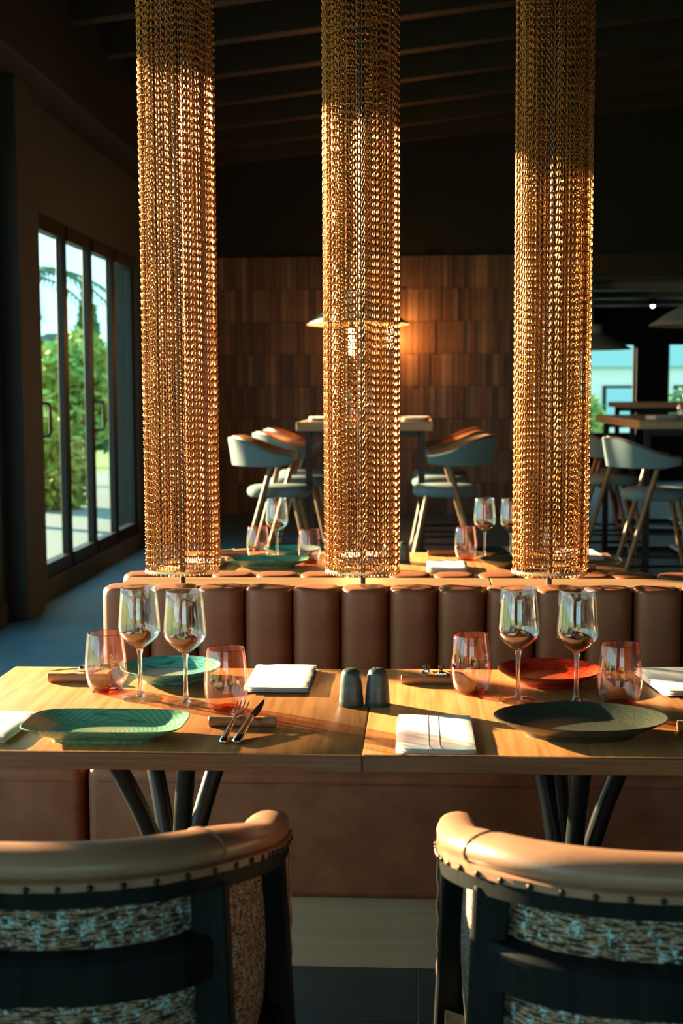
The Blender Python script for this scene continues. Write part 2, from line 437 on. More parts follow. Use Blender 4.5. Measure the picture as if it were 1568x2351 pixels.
# back wall with opening to the far room
ZW = 2.80
bm = bmesh.new()
box(bm, XL-0.2, 1.75, YB, YB+0.2, 0, 5)
box(bm, 1.75, XR+0.2, YB, YB+0.2, 2.55, 5)
wb = struct(finish('wall_back', bm, M_WALL), 'dark back wall faced with upright walnut blocks')
# walnut blocks
TW, TH = 0.062, 0.35
bases = []
for t in (0.012, 0.018, 0.024):
    bases.append(B(0.001, TW-0.001, -t, 0.01, 0.0015, TH-0.0015, bev=0.0015, seg=1))
meshes = []
for bmx in bases:
    me = bpy.data.meshes.new('wall_block'); bmx.to_mesh(me); bmx.free(); me.materials.append(M_WOODT); meshes.append(me)
vis = lambda x: (-2.30 < x < -1.0) or (-0.26 < x < 1.10)
bmr = bmesh.new(); cnt = 0
rb = random.Random(3)
ncol = int((1.75-XL)/TW)
for i in range(ncol):
    x = XL+0.004+i*TW
    for j in range(8):
        k = rb.choice((0, 0, 1, 2)); z = j*TH
        if vis(x) and j > 0 and cnt < 300:
            inst('wall_block', meshes[k], wb, (x, YB, z)); cnt += 1
        else:
            box(bmr, x+0.001, x+TW-0.001, YB-0.012-0.006*k, YB+0.01, z+0.0015, z+TH-0.0015)
o = finish('wall_blocks', bmr, M_WOODT, wb); o['kind'] = 'stuff'
bm = bmesh.new()
box(bm, 1.75, XR+0.1, YB-0.03, YB, 2.55, 2.80)
struct(finish('trim_2', bm, M_BEAM), 'dark timber lintel over the opening')
struct(finish('wall_right', B(XR, XR+0.2, YF, 20.2, 0, 5), M_WALL), 'dark right hand wall')
bm = bmesh.new()
box(bm, XL-0.2, -1.0, YF-0.2, YF, 0, 5); box(bm, 2.0, XR+0.2, YF-0.2, YF, 0, 5); box(bm, -1.0, 2.0, YF-0.2, YF, 2.7, 5); box(bm, -1.0, 2.0, YF-0.2, YF, 0, 0.3)
struct(finish('wall_front', bm, M_WALL), 'dark wall behind the viewer with openings added for fill daylight')
for k in range(2):  # unseen windows, put in to fill bench front and chair backs with daylight
    e = bpy.data.objects.new('window_%d' % (k+11), None); COL.objects.link(e); e.location = (-0.25+1.5*k, YF-0.1, 0); struct(e, 'unseen window added behind the viewer for fill daylight')
    bm = bmesh.new()
    for p, q in ((-0.75, -0.69), (0.69, 0.75)): box(bm, p, q, -0.04, 0.04, 0.3, 2.7)
    for p, q in ((0.3, 0.37), (2.63, 2.7)): box(bm, -0.69, 0.69, -0.04, 0.04, p, q)
    finish('window_frame', bm, M_FRAME, e)
    finish('pane', B(-0.695, 0.695, -0.006, 0.006, 0.365, 2.635), M_PANE, e)
# far room
struct(finish('wall_far_left', B(1.55, 1.75, YB+0.2, 20.2, 0, 3), M_WALL), 'dark side wall of the far room')
fc = struct(finish('ceiling_far', B(1.55, XR+0.2, YB+0.2, 20.2, 2.75, 2.9), M_CEIL), 'low dark ceiling of the far room')
for y in (15.4, 16.8, 18.2):
    finish('duct', B(1.75, XR, y, y+0.22, 2.5, 2.62, bev=0.03), M_SHADE_G, fc)
WX = [(2.20, 3.28), (3.74, 4.9)]
bm = bmesh.new()
box(bm, 1.55, WX[0][0], 20.0, 20.2, 0, 3); box(bm, WX[0][1], WX[1][0], 20.0, 20.2, 0, 3); box(bm, WX[1][1], XR+0.2, 20.0, 20.2, 0, 3)
for a, b in WX: box(bm, a, b, 20.0, 20.2, 2.08, 3); box(bm, a, b, 20.0, 20.2, 0, 0.66)
struct(finish('wall_far', bm, M_WALL), 'dark end wall of the far room with tall windows')
for k, (a, b) in enumerate(WX):
    e = bpy.data.objects.new('window_%d' % (k+9), None); COL.objects.link(e); e.location = ((a+b)/2, 20.1, 0)
    struct(e, ['tall window at the far end left of the dark pier', 'tall window at the far end right of the dark pier'][k])
    h = (b-a)/2
    bm = bmesh.new()
    for p, q in ((-h, -h+0.04), (h-0.04, h), (-0.235, -0.18)): box(bm, p, q, -0.04, 0.04, 0.66, 2.08)
    for p, q in ((0.66, 0.71), (2.03, 2.08)): box(bm, -h, h, -0.04, 0.04, p, q)
    finish('window_frame', bm, M_FRAME, e)
    for p, q in ((-h+0.04, -0.235), (-0.18, h-0.04)): finish('pane', B(p-0.005, q+0.005, -0.006, 0.006, 0.70, 2.04), M_PANE, e)

# ------------------------------------------------------------------ outdoors
struct(finish('ground_outside', B(-60, 60, -30, 90, -0.5, -0.21), M_LAWN), 'green lawn outside the glass doors')
struct(finish('terrace', B(-5.6, XL-0.2, -8, 26, -0.21, -0.06), M_PAVE), 'pale paved terrace outside the doors')
struct(finish('terrace_far', B(-1, 9, 20.2, 27, -0.21, -0.06), M_PAVE), 'pale paved terrace beyond the far windows')
def foliage(bm, centre, rx, rz, n, size, rnd):
    for _ in range(n):
        d = Vector((rnd.gauss(0, 1), rnd.gauss(0, 1), rnd.gauss(0, 1))).normalized()
        r = rnd.uniform(0.55, 1.0)
        p = Vector(centre) + Vector((d.x*rx*r, d.y*rx*r, d.z*rz*r))
        a = Vector((rnd.uniform(-1, 1), rnd.uniform(-1, 1), rnd.uniform(-1, 1))).normalized()
        b = a.orthogonal().normalized(); s = size*rnd.uniform(0.6, 1.3)
        c = [p-a*s*0.9, p+b*s*0.45, p+a*s*0.9, p-b*s*0.45]
        bm.faces.new([bm.verts.new(v) for v in c])
def tree(name, label, cat, loc, h, crown, material, n=1400, size=0.16, seed=1, trunk=0.09, cone=False):
    rnd = random.Random(seed)
    t = thing(name, label, cat, loc)
    finish('trunk', tube(bmesh.new(), [(0, 0, 0), (0.03, 0.02, h*0.5), (0, 0, h*0.92)], [trunk, trunk*0.8, trunk*0.25], 8), M_BARK, t, 60)
    bm = bmesh.new()
    if cone:
        for k in range(9):
            f = k/8; foliage(bm, (0, 0, h*(0.18+0.8*f)), crown*(1.05-f), h*0.09, n//9, size, rnd)
    else:
        for k in range(7):
            a = rnd.uniform(0, 2*PI); r = crown*0.5*rnd.random()
            foliage(bm, (r*math.cos(a), r*math.sin(a), h*rnd.uniform(0.55, 0.95)), crown*0.6, crown*0.5, n//7, size, rnd)
    o = finish('foliage', bm, material, t); o['kind'] = 'stuff'
    return t
tree('conifer', 'dark pointed conifer seen through the second door pane', 'tree', (-6.85, 27, -0.21), 3.6, 0.75, M_LEAF2, 2600, 0.16, 2, cone=True)
tree('leafy_tree', 'yellow green leafy tree outside the first two doors', 'tree', (-5.0, 19.5, -0.21), 2.15, 1.1, M_LEAF1, 3000, 0.11, 3)
tree('leafy_tree', 'broad green tree far out on the lawn', 'tree', (-9.3, 34, -0.21), 2.6, 1.3, M_LEAF2, 3000, 0.18, 4)
tree('leafy_tree', 'dim green tree behind the two farthest doors', 'tree', (-5.9, 31, -0.21), 2.6, 1.3, M_LEAF2, 3000, 0.18, 6)
def bush(label, loc, r, h, material, seed, n=1500, size=0.09):
    rnd = random.Random(seed); bm = bmesh.new()
    foliage(bm, (0, 0, h*0.55), r, h*0.5, n, size, rnd); foliage(bm, (r*0.4, 0.1, h*0.4), r*0.7, h*0.4, n//2, size, rnd)
    t = thing('shrub', label, 'shrub', loc)
    o = finish('foliage', bm, material, t); o['kind'] = 'stuff'
    finish('stem', tube(bmesh.new(), [(0, 0, 0), (0.02, 0, h*0.6)], [0.03, 0.012], 6), M_BARK, t)
bush('low yellow shrub outside the first glass door', (-4.55, 15.6, -0.21), 0.5, 1.3, M_LEAF3, 11)
bush('round green shrub outside the second glass door', (-3.60, 17.6, -0.21), 0.5, 1.4, M_LEAF1, 12)
bush('flowering shrub outside the far left window', (3.0, 24.5, -0.21), 0.5, 1.5, M_LEAF1, 13)
bush('green shrub outside the far right window', (5.2, 25.5, -0.21), 0.6, 1.6, M_LEAF2, 14)
# palm: arched fronds at the top of the first pane
pt = thing('palm_tree', 'palm with arching fronds at the top of the first door', 'tree', (-4.2, 13.6, -0.21))
finish('trunk', tube(bmesh.new(), [(0, 0, 0), (0.05, 0, 1.6), (-0.02, 0, 2.75)], [0.10, 0.075, 0.06], 10), M_BARK, pt, 60)
rnd = random.Random(5)
for k in range(11):
    a = 2*PI*k/11 + rnd.uniform(-.2, .2); el = rnd.uniform(0.1, 0.8); Lf = rnd.uniform(0.8, 1.1)
    bm = bmesh.new(); pts = []
    for s in range(8):
        f = s/7; rr = Lf*f*math.cos(el*(1-f)); z = Lf*(math.sin(el)*f - 0.75*f*f)
        pts.append(Vector((rr*math.cos(a), rr*math.sin(a), 2.72+z)))
    tube(bm, pts, 0.012, 5)
    side = Vector((-math.sin(a), math.cos(a), 0))
    for s in range(1, 22):
        f = s/22*7; i = min(6, int(f)); p = pts[i].lerp(pts[i+1], f-i); t = (pts[i+1]-pts[i]).normalized()
        for sg in (-1, 1):
            tip = p + side*sg*0.26*(1.1-s/26) + t*0.13 - Vector((0, 0, 0.07))
            bm.faces.new([bm.verts.new(q) for q in (p, p+t*0.03, tip)])
    finish('frond', bm, M_LEAF2, pt)
# hut on the lawn
hut = thing('garden_hut', 'small garden hut with a dark roof beyond the first door', 'hut', (-10.55, 38, -0.21))
finish('wall', B(-1.3, 1.3, -1.0, 1.0, 0, 2.45), M_PALE, hut)
bm = bmesh.new()
vs = [bm.verts.new(v) for v in ((-1.7, -1.3, 2.4), (1.7, -1.3, 2.4), (1.7, 1.3, 2.4), (-1.7, 1.3, 2.4), (-0.3, 0, 3.3), (0.3, 0, 3.3))]
for f in ((0, 1, 5, 4), (2, 3, 4, 5), (1, 2, 5), (3, 0, 4), (3, 2, 1, 0)): bm.faces.new([vs[k] for k in f])
finish('roof', bm, M_ROOF, hut)
# building beyond the far windows
bld = thing('white_building', 'low white building with blue upper band beyond far windows', 'building', (4.4, 36, -0.21))
finish('wall', B(-4, 5, 0, 3, 0, 2.2), M_PALE, bld)
finish('upper_band', B(-4.1, 5.1, -0.1, 3.1, 2.2, 2.9), M_BLUEP, bld)
for k in range(4):
    w = finish('window', B(-3.2+k*1.9, -2.2+k*1.9, -0.04, 0.05, 0.7, 1.7), M_FRAME, bld)
    finish('pane', B(-3.1+k*1.9, -2.3+k*1.9, -0.06, -0.04, 0.78, 1.62), M_BLUEP, w)

# ------------------------------------------------------------------ banquettes and ledge
CH = 0.1245
def channel_mesh(w, d, h, big=False):
    bm = bmesh.new()
    # rounded pillow: grid over a superellipse plan, closed with domed top
    nu = 28; prof = []
    f = superell(w/2-0.0006, d/2, 2.9)
    zs = [(0, 1.0), (0.02, 1.0)] + [(h*k/6, 1.0) for k in range(1, 6)] + [(h-0.022, 1.0), (h-0.010, 0.975), (h-0.004, 0.93), (h-0.0006, 0.84), (h, 0.6), (h, 0.0)]
    loft(bm, f, [(0, 0)] + [(s, z) for z, s in zs], nu)
    return bm
def banquette(name, label, x0, n, ysign, yc, ztop, loc_y_seat, seats, kick):
    t = thing(name, label, 'bench', (x0+n*CH/2, yc, 0))
    return t
# front banquette, seats face the viewer
fb = thing('banquette', 'brown leather banquette with upright channelled back facing the viewer', 'bench', (0, 3.1, 0))
NB = 19; X0 = -0.822
cm = None
for k in range(NB):
    if cm is None:
        bm = channel_mesh(CH, 0.115, 0.40)
        o = finish('back_channel', bm, M_LEA, fb, 50, loc=(X0+CH*(k+0.5), 3.355-3.1, 0.438)); cm = o.data
    else: inst('back_channel', cm, fb, (X0+CH*(k+0.5), 3.355-3.1, 0.438))
finish('back_board', B(X0+0.02, X0+NB*CH-0.02, 0.27, 0.31, 0.18, 0.80), M_LEA, fb)
def cushion(x0, x1, y0, y1, z0, z1, bev):
    bm = B(x0, x1, y0, y1, z0, z1, bev=bev, seg=4); return bm
for a, b in ((-1.42, -0.773), (-0.761, 1.62)):
    c = finish('seat_cushion', cushion(a, b, 2.90-3.1, 3.30-3.1, 0.178, 0.482, 0.022), M_LEA, fb, 40)
    finish('stitching', tube(bmesh.new(), [(a+0.03, 2.8988-3.1, 0.452), (b-0.03, 2.8988-3.1, 0.452)], 0.0016, 6), M_LEA, c)
finish('toe_kick', B(-1.40, 1.60, 2.945-3.1, 3.26-3.1, 0.0, 0.178), M_KICK, fb)
# divider under the ledge
dv = thing('divider_ledge', 'oak ledge on top of the divider between the two banquettes', 'ledge', (0.35, 3.47, 0))
finish('core', B(-1.12, 1.15, -0.045, 0.095, 0, 0.80), M_BLKW, dv)
for a, b in ((-1.15, -0.155), (-0.153, 0.62), (0.622, 1.2)):
    finish('ledge_board', B(a, b, -0.057, 0.108, 0.80, 0.829, bev=0.002), M_OAKL, dv)
# rear banquette, back to back
rbq = thing('banquette', 'rear leather banquette behind the ledge with only cushion tops showing', 'bench', (0, 3.9, 0))
for k in range(NB-1):
    inst('back_channel', cm, rbq, (X0+CH*(k+0.5)-0.01, 3.638-3.9, 0.432))
finish('seat_cushion', cushion(-0.80, 1.42, 3.70-3.9, 4.12-3.9, 0.18, 0.47, 0.022), M_LEA, rbq, 40)
finish('toe_kick', B(-0.78, 1.40, 3.72-3.9, 4.08-3.9, 0, 0.18), M_KICK, rbq)

# ------------------------------------------------------------------ dining tables
def pedestal(parent, tops, base, zt):
    p = finish('pedestal', lathe(bmesh.new(), [(0, 0), (0.24, 0), (0.24, 0.008), (0.06, 0.014), (0.05, 0.05), (0, 0.05)], 36), M_BLKM, parent, 40, loc=(base[0], base[1], 0))
    for (dx, dy) in tops:
        a = math.atan2(dy, dx); r = math.hypot(dx, dy); c, s = math.cos(a), math.sin(a)
        pts = []
        for k in range(17):
            f = k/16; z = 0.03 + (zt-0.03)*f
            rr = 0.024 + (r-0.024)*max(0.0, (f-0.50)/0.50)**1.55
            pts.append((rr*c, rr*s, z))
        finish('leg', tube(bmesh.new(), pts, 0.0175, 12), M_BLKM, p, 50)
    return p
def dining_table(label, x0, x1, y0, y1, tops, bx):
    cx, cy = (x0+x1)/2, (y0+y1)/2
    t = thing('dining_table', label, 'table', (cx, cy, 0))
    hx, hy = (x1-x0)/2, (y1-y0)/2
    finish('tabletop', B(-hx, hx, -hy+0.004, hy, 0.72, 0.75, bev=0.0025), M_OAK, t, 30)
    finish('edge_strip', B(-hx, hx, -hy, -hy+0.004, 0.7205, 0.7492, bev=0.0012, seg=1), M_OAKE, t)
    finish('mounting_plate', B(bx-cx-0.2, bx-cx+0.2, -0.17, 0.17, 0.712, 0.72), M_BLKM, t)
    pedestal(t, tops, (bx-cx, 0), 0.714)
    return t
dining_table('left oak dining table in front, with the green rectangular plate', -0.873, -0.0915, 2.085, 2.752, [(-0.115, -0.12), (0.045, -0.10), (0.105, 0.11), (-0.09, 0.13)], -0.462)
dining_table('right oak dining table in front, with the dark oval plate', -0.0905, 0.695, 2.087, 2.757, [(-0.07, 0.12), (0.015, -0.11), (0.12, -0.03), (-0.02, 0.13)], 0.285)
dining_table('left oak dining table behind the ledge', -0.873, -0.0915, 4.19, 4.815, [(-0.115, -0.12), (0.045, -0.10), (0.105, 0.11), (-0.09, 0.13)], -0.462)
dining_table('right oak dining table behind the ledge, its free end near the stools', -0.0905, 0.695, 4.19, 4.80, [(-0.07, 0.12), (0.015, -0.11), (0.12, -0.03), (-0.02, 0.13)], 0.285)
TZ = 0.7502

# ------------------------------------------------------------------ chain columns
PITCH = 0.0185; NROW = 168
def strand_bm(seed, tilt):
    rnd = random.Random(seed); bm = bmesh.new()
    def ring(c, rx, rz, wire, R, nm=9, nn=4):
        rings = []
        for i in range(nm):
            a = 2*PI*i/nm
            p = Vector((rx*math.cos(a), 0, rz*math.sin(a)))
            nrm = Vector((math.cos(a), 0, math.sin(a)))
            rr = []
            for j in range(nn):
                b = 2*PI*j/nn+PI/4
                q = p + nrm*wire*math.cos(b) + Vector((0, wire*math.sin(b), 0))
                rr.append(bm.verts.new(R @ q + c))
            rings.append(rr)
        for i in range(nm):
            A, Bq = rings[i], rings[(i+1) % nm]
            for j in range(nn): bm.faces.new((A[j], A[(j+1) % nn], Bq[(j+1) % nn], Bq[j]))
    for k in range(NROW):
        z = PITCH*(k+0.5)
        R = Matrix.Rotation(tilt+rnd.uniform(-.10, .10), 3, 'Z') @ Matrix.Rotation(rnd.uniform(0.14, 0.26), 3, 'Y')
        ring(Vector((0, 0, z)), 0.0042, 0.0105, 0.00125, R)
        R2 = Matrix.Rotation(rnd.uniform(-.15, .15), 3, 'X') @ Matrix.Rotation(PI/2+rnd.uniform(-.2, .2), 3, 'X')
        ring(Vector((0.001, 0, z+PITCH/2)), 0.0058, 0.0042, 0.00125, R2, 8, 4)
    return bm
smesh = []
for sdx, ti in ((1, 0.55), (2, -0.5), (3, 0.15)):
    bm = strand_bm(sdx, ti); me = bpy.data.meshes.new('chain_strand'); bmesh.ops.recalc_face_normals(bm, faces=bm.faces); bm.to_mesh(me); bm.free()
    for p in me.polygons: p.use_smooth = True
    me.materials.append(M_COPPER); smesh.append(me)
NS = 54
bead = lathe(bmesh.new(), [(0, 0), (0.0022, 0.0012), (0.003, 0.004), (0.0018, 0.007), (0, 0.008)], 8)
bead_me = bpy.data.meshes.new('drop_bead'); bead.to_mesh(bead_me); bead.free(); bead_me.materials.append(M_BRASS)
for p in bead_me.polygons: p.use_smooth = True
def chain_column(label, x, y, seed):
    rnd = random.Random(seed)
    t = thing('chain_column', label, 'chain curtain', (x, y, 0.829), 0, 'hanging copper chain columns')
    ztop = ceil_z(x)-0.22-0.829
    finish('pole', tube(bmesh.new(), [(0, 0, 0.0), (0, 0, ztop)], 0.0072, 12), M_POLE, t, 50)
    bm = bmesh.new()
    lathe(bm, [(0.0965, 0.040), (0.0985, 0.040), (0.0985, 0.0465), (0.0965, 0.0465), (0.0965, 0.040)], 64)
    hp = finish('bottom_hoop', bm, M_BRASS, t, 40)
    bm = bmesh.new()
    for k in range(3): 
        a = 2*PI*k/3+0.4; tube(bm, [(0.006*math.cos(a), 0.006*math.sin(a), 0.0445), (0.097*math.cos(a), 0.097*math.sin(a), 0.0432)], 0.0016, 6)
    finish('spoke', bm, M_BRASS, hp)
    bm = lathe(bmesh.new(), [(0, ztop-0.03), (0.10, ztop-0.03), (0.10, ztop), (0, ztop)], 40)
    finish('top_plate', bm, M_POLE, t, 40)
    ph1, ph2 = rnd.uniform(0, 6), rnd.uniform(0, 6)
    for k in range(NS):
        a = 2*PI*(k + 0.28*math.sin(7*2*PI*k/NS+ph1) + rnd.uniform(-.12, .12))/NS
        r = 0.0945 + 0.0022*math.sin(5*a+ph1) + 0.0018*math.sin(11*a+ph2)
        inst('chain_strand', smesh[rnd.choice((0, 0, 1, 1, 2))], t, (r*math.cos(a), r*math.sin(a), 0.046+0.003*math.sin(3*a+ph2)+rnd.uniform(-.002, .002)), (0, 0, a+PI/2+rnd.uniform(-.35, .35)))
        inst('drop_bead', bead_me, t, (0.097*math.cos(a), 0.097*math.sin(a), 0.033))
chain_column('left copper chain column hanging above the ledge end', -0.628, 3.435, 1)
chain_column('middle copper chain column with a pendant lamp behind it', -0.146, 3.435, 2)
chain_column('right copper chain column hanging above the ledge', 0.345, 3.435, 3)

# ------------------------------------------------------------------ armchairs
def chair_path(s=1.0, n=41, tmax=1.0):
    """horseshoe in plan, from left arm end round the back to the right arm end; open to +Y"""
    hw, yb, ya = 0.272*s, 0.26*s, 0.245
    pts = []
    for k in range(9):
        y = ya + (0.0-ya)*k/9; pts.append((-hw, y))
    f = superell(hw, yb, 2.75)
    for k in range(n):
        a = PI + PI*k/(n-1); x, y = f(a); pts.append((x, y))
    for k in range(9):
        y = ya*(k+1)/9; pts.append((hw, y))
    return pts
def top_z(y): return 0.778 - 0.114*ss(-0.26, 0.27, y)
def armchair(label, loc, rz=0):
    t = thing('armchair', label, 'chair', loc, rz, 'barrel armchairs pushed up to the front tables')
    P = chair_path()
    # resample evenly
    Q = [Vector((p[0], p[1], 0)) for p in P]; L = [0]
    for a, b in zip(Q, Q[1:]): L.append(L[-1]+(b-a).length)
    def at(d):
        for i in range(len(Q)-1):
            if L[i+1] >= d: return Q[i].lerp(Q[i+1], (d-L[i])/max(1e-9, L[i+1]-L[i]))
        return Q[-1].copy()
    N = 72; R = []
    for k in range(N+1):
        p = at(L[-1]*k/N); p.z = top_z(p.y); R.append(p)
    # padded leather roll
    def sec(f):
        e = min(f, 1-f)*L[-1]; s = 0.86+0.14*ss(0, 0.04, e); o = []
        for k in range(16):
            a = 2*PI*k/16; o.append((0.034*s*math.cos(a)-0.006, 0.021*s*math.sin(a)+0.0215))
        return o
    roll = finish('top_roll', sweep(bmesh.new(), R, sec), M_LEAC, t, 50)
    for f in (0.30, 0.70):
        i = int(N*f); p = R[i]; tg = (R[i+1]-R[i-1]).normalized(); u = Vector((tg.y, -tg.x, 0)).normalized()
        finish('seam', tube(bmesh.new(), [p+u*(0.0347*math.cos(a)-0.006)+Vector((0, 0, 0.0217*math.sin(a)+0.0215)) for a in [2*PI*k/20 for k in range(20)]], 0.0016, 6, closed=True), M_LEAC, roll, 60)
    # leather welt with nails under the roll
    welt = finish('welt', sweep(bmesh.new(), R, lambda f: [(0.018, -0.004), (0.0275+0.0012*math.sin(f*170), -0.003), (0.0285+0.0012*math.sin(f*170), 0.0065), (0.018, 0.009)]), M_LEAC, t, 60)
    nail = bmesh.new(); bmesh.ops.create_icosphere(nail, subdivisions=2, radius=0.0042)
    nme = None; d = 0.02
    while d < L[-1]:
        p = at(d); q = at(min(L[-1], d+0.004)); q0 = at(max(0, d-0.004)); tg = (q-q0).normalized(); u = Vector((tg.y, -tg.x, 0))
        pos = p + u*0.0282; pos.z = top_z(p.y)+0.0015
        if nme is None: nme = finish('nail', nail, M_NAIL, t, 60, loc=pos).data
        else: inst('nail', nme, t, pos)
        d += 0.034
    # top rail and mid rail
    finish('top_rail', sweep(bmesh.new(), R, [(-0.026, -0.024), (0.024, -0.024), (0.024, 0.0), (-0.026, 0.0)]), M_BLKW, t, 30)
    Rb = [p.copy() for p in R if p.y < -0.16]
    for p in Rb: p.z = 0.664
    finish('back_rail', sweep(bmesh.new(), Rb, [(-0.012, -0.027), (0.022, -0.027), (0.022, 0.020), (0.016, 0.027), (-0.012, 0.027)]), M_BLKW, t, 30)
    Rl = [p.copy() for p in R]
    for p in Rl: p.z = 0.40
    finish('seat_rail', sweep(bmesh.new(), Rl, [(-0.03, -0.05), (0.015, -0.05), (0.015, 0.02), (-0.03, 0.02)]), M_BLKW, t, 30)
    # posts down to the floor
    def post(x, y, w, dpt, sx=0):
        bm = bmesh.new(); zt = top_z(y)-0.016
        box(bm, x-w/2, x+w/2, y-dpt/2, y+dpt/2, 0.0, zt, bev=0.003, seg=1)
        for v in bm.verts:
            f = max(0, 1-v.co.z/0.40); v.co.x += sx*0.03*f; v.co.y += (0.03 if y > 0 else -0.03)*f
        finish('leg', bm, M_BLKW, t, 30)
    for s in (-1, 1):
        post(s*0.240, -0.172, 0.042, 0.040, s)
        post(s*0.272, 0.205, 0.036, 0.050, s)
    # upholstered shell (tweed) with UVs in metres
    bm = bmesh.new(); uvl = bm.loops.layers.uv.new('UVMap')
    rows = 14; grid = []
    S = []
    for k in range(N+1):
        i = k; tg = (R[min(N, i+1)]-R[max(0, i-1)]); tg.z = 0; tg.normalize(); u = Vector((tg.y, -tg.x, 0))
        S.append((R[i]-u*0.016, u))
    for off in (0.0, -0.022):
        gg = []
        for k, (p, u) in enumerate(S):
            col = []
            for r in range(rows+1):
                f = r/rows; zt = top_z(R[k].y)-0.015; z = 0.40+(zt-0.40)*f
                bul = 0.008*math.sin(PI*f)
                q = p + u*(off + (bul if off == 0 else -bul)); col.append(bm.verts.new((q.x, q.y, z)))
            gg.append(col)
        grid.append(gg)
    for gi, gg in enumerate(grid):
        for k in range(N):
            for r in range(rows):
                f = bm.faces.new((gg[k][r], gg[k+1][r], gg[k+1][r+1], gg[k][r+1]))
                for lp, (kk, r2) in zip(f.loops, ((k, r), (k+1, r), (k+1, r+1), (k, r+1))):
                    lp[uvl].uv = (L[-1]*kk/N, gg[kk][r2].co.z + 0.25*abs(gg[kk][r2].co.y+0.1 if gg[kk][r2].co.y > -0.1 else 0))
    for k in (0, N):
        for r in range(rows): bm.faces.new((grid[0][k][r], grid[0][k][r+1], grid[1][k][r+1], grid[1][k][r]))
    finish('shell', bm, M_TWEED, t, 60)
    # front piping down each arm
    for s in (-1, 1):
        pts = [(s*0.296+0.0015*math.sin(k*1.9), 0.238, 0.42+(top_z(0.24)-0.42)*k/16) for k in range(17)]
        finish('arm_piping', tube(bmesh.new(), pts, 0.0032, 6), M_LEAC, t, 60)
        finish('arm_front', B(s*0.272-0.022, s*0.272+0.022, 0.231, 0.240, 0.40, top_z(0.24)-0.03, bev=0.002, seg=1), M_LEAC, t)
    # seat cushion
    bm = loft(bmesh.new(), superell(0.235, 0.235, 3.5), [(0, 0.40), (0.97, 0.40), (1.0, 0.42), (1.0, 0.46), (0.96, 0.478), (0.6, 0.488), (0, 0.49)], 40)
    finish('seat', bm, M_LEAC, t, 60)
    return t
ac = armchair('left barrel armchair of brown leather and tweed before the green plate', (-0.492, 1.70, 0))
dup(ac, (0.328, 1.70, 0), 0.0, 'right barrel armchair of brown leather and tweed before the dark oval plate')

# ------------------------------------------------------------------ tableware builders
def wine_glass(label, loc, group='wine glasses'):
    t = thing('wine_glass', label, 'wine glass', loc, random.uniform(0, 6), group)
    Wt = 0.0011
    outer = [(0.0032, 0.098), (0.0075, 0.1000), (0.014, 0.1045), (0.026, 0.1135), (0.0355, 0.1225), (0.0402, 0.1325), (0.0404, 0.142), (0.0388, 0.165), (0.0365, 0.190), (0.0343, 0.2165)]
    inner = [(r-Wt, z+ (0.0008 if z > 0.12 else 0.0022)) for r, z in outer[1:]]
    prof = [(0, 0.0975)] + outer + [(0.0338, 0.2172)] + [(r, min(z, 0.2166)) for r, z in inner[::-1]] + [(0, 0.1018)]
    finish('bowl', lathe(bmesh.new(), prof, 48), M_GLASS, t, 50)
    finish('rim', tube(bmesh.new(), [(0.0341*math.cos(2*PI*k/48), 0.0341*math.sin(2*PI*k/48), 0.2172) for k in range(48)], 0.0009, 6, closed=True), M_STEM, t, 60)
    finish('stem', lathe(bmesh.new(), [(0, 0.0035), (0.011, 0.0042), (0.0072, 0.009), (0.0050, 0.018), (0.0040, 0.036), (0.0038, 0.06), (0.0044, 0.085), (0.0068, 0.0975), (0, 0.0990)], 20), M_STEM, t, 60)
    finish('foot', lathe(bmesh.new(), [(0, 0.0008), (0.034, 0.0), (0.0368, 0.0006), (0.0370, 0.0016), (0.030, 0.0028), (0.014, 0.0048), (0, 0.0055)], 44), M_GLASS, t, 60)
    return t
def tumbler(label, loc, group='pink tumblers'):
    t = thing('tumbler', label, 'tumbler', loc, random.uniform(0, 6), group)
    outer = [(0.0245, 0.0), (0.030, 0.0035), (0.0362, 0.014), (0.0402, 0.030), (0.0415, 0.047), (0.0408, 0.066), (0.0382, 0.090), (0.0350, 0.1155)]
    Wt = 0.0014
    prof = [(0, 0.0)] + outer + [(0.0343, 0.1162)] + [(r-Wt, z if z > 0.02 else z+0.004) for r, z in outer[:0:-1]] + [(0.022, 0.0062), (0, 0.0058)]
    finish('body', lathe(bmesh.new(), prof, 48), M_PINK, t, 50)
    finish('rim', tube(bmesh.new(), [(0.0347*math.cos(2*PI*k/48), 0.0347*math.sin(2*PI*k/48), 0.1160) for k in range(48)], 0.0010, 6, closed=True), M_PINKB, t, 60)
    finish('thick_base', lathe(bmesh.new(), [(0, 0.0011), (0.0236, 0.0014), (0.0285, 0.0048), (0.0215, 0.0050), (0, 0.0048)], 36), M_PINKB, t, 50)
    return t
PROF = [(0, .0035), (.56, .0035), (.58, 0), (.62, 0), (.645, .006), (.85, .0165), (.985, .0262), (1.0, .0278), (.990, .0288), (.965, .0275), (.86, .0205), (.70, .0105), (.60, .0085), (0, .0080)]
def plate(label, loc, outline, material, rz=0, hs=1.0, cat='plate', glaze=None):
    t = thing('plate', label, cat, loc, rz)
    i0 = 6
    finish('dish', loft(bmesh.new(), outline, [(s, z*hs) for s, z in PROF], 72), material, t, 35)
    return t
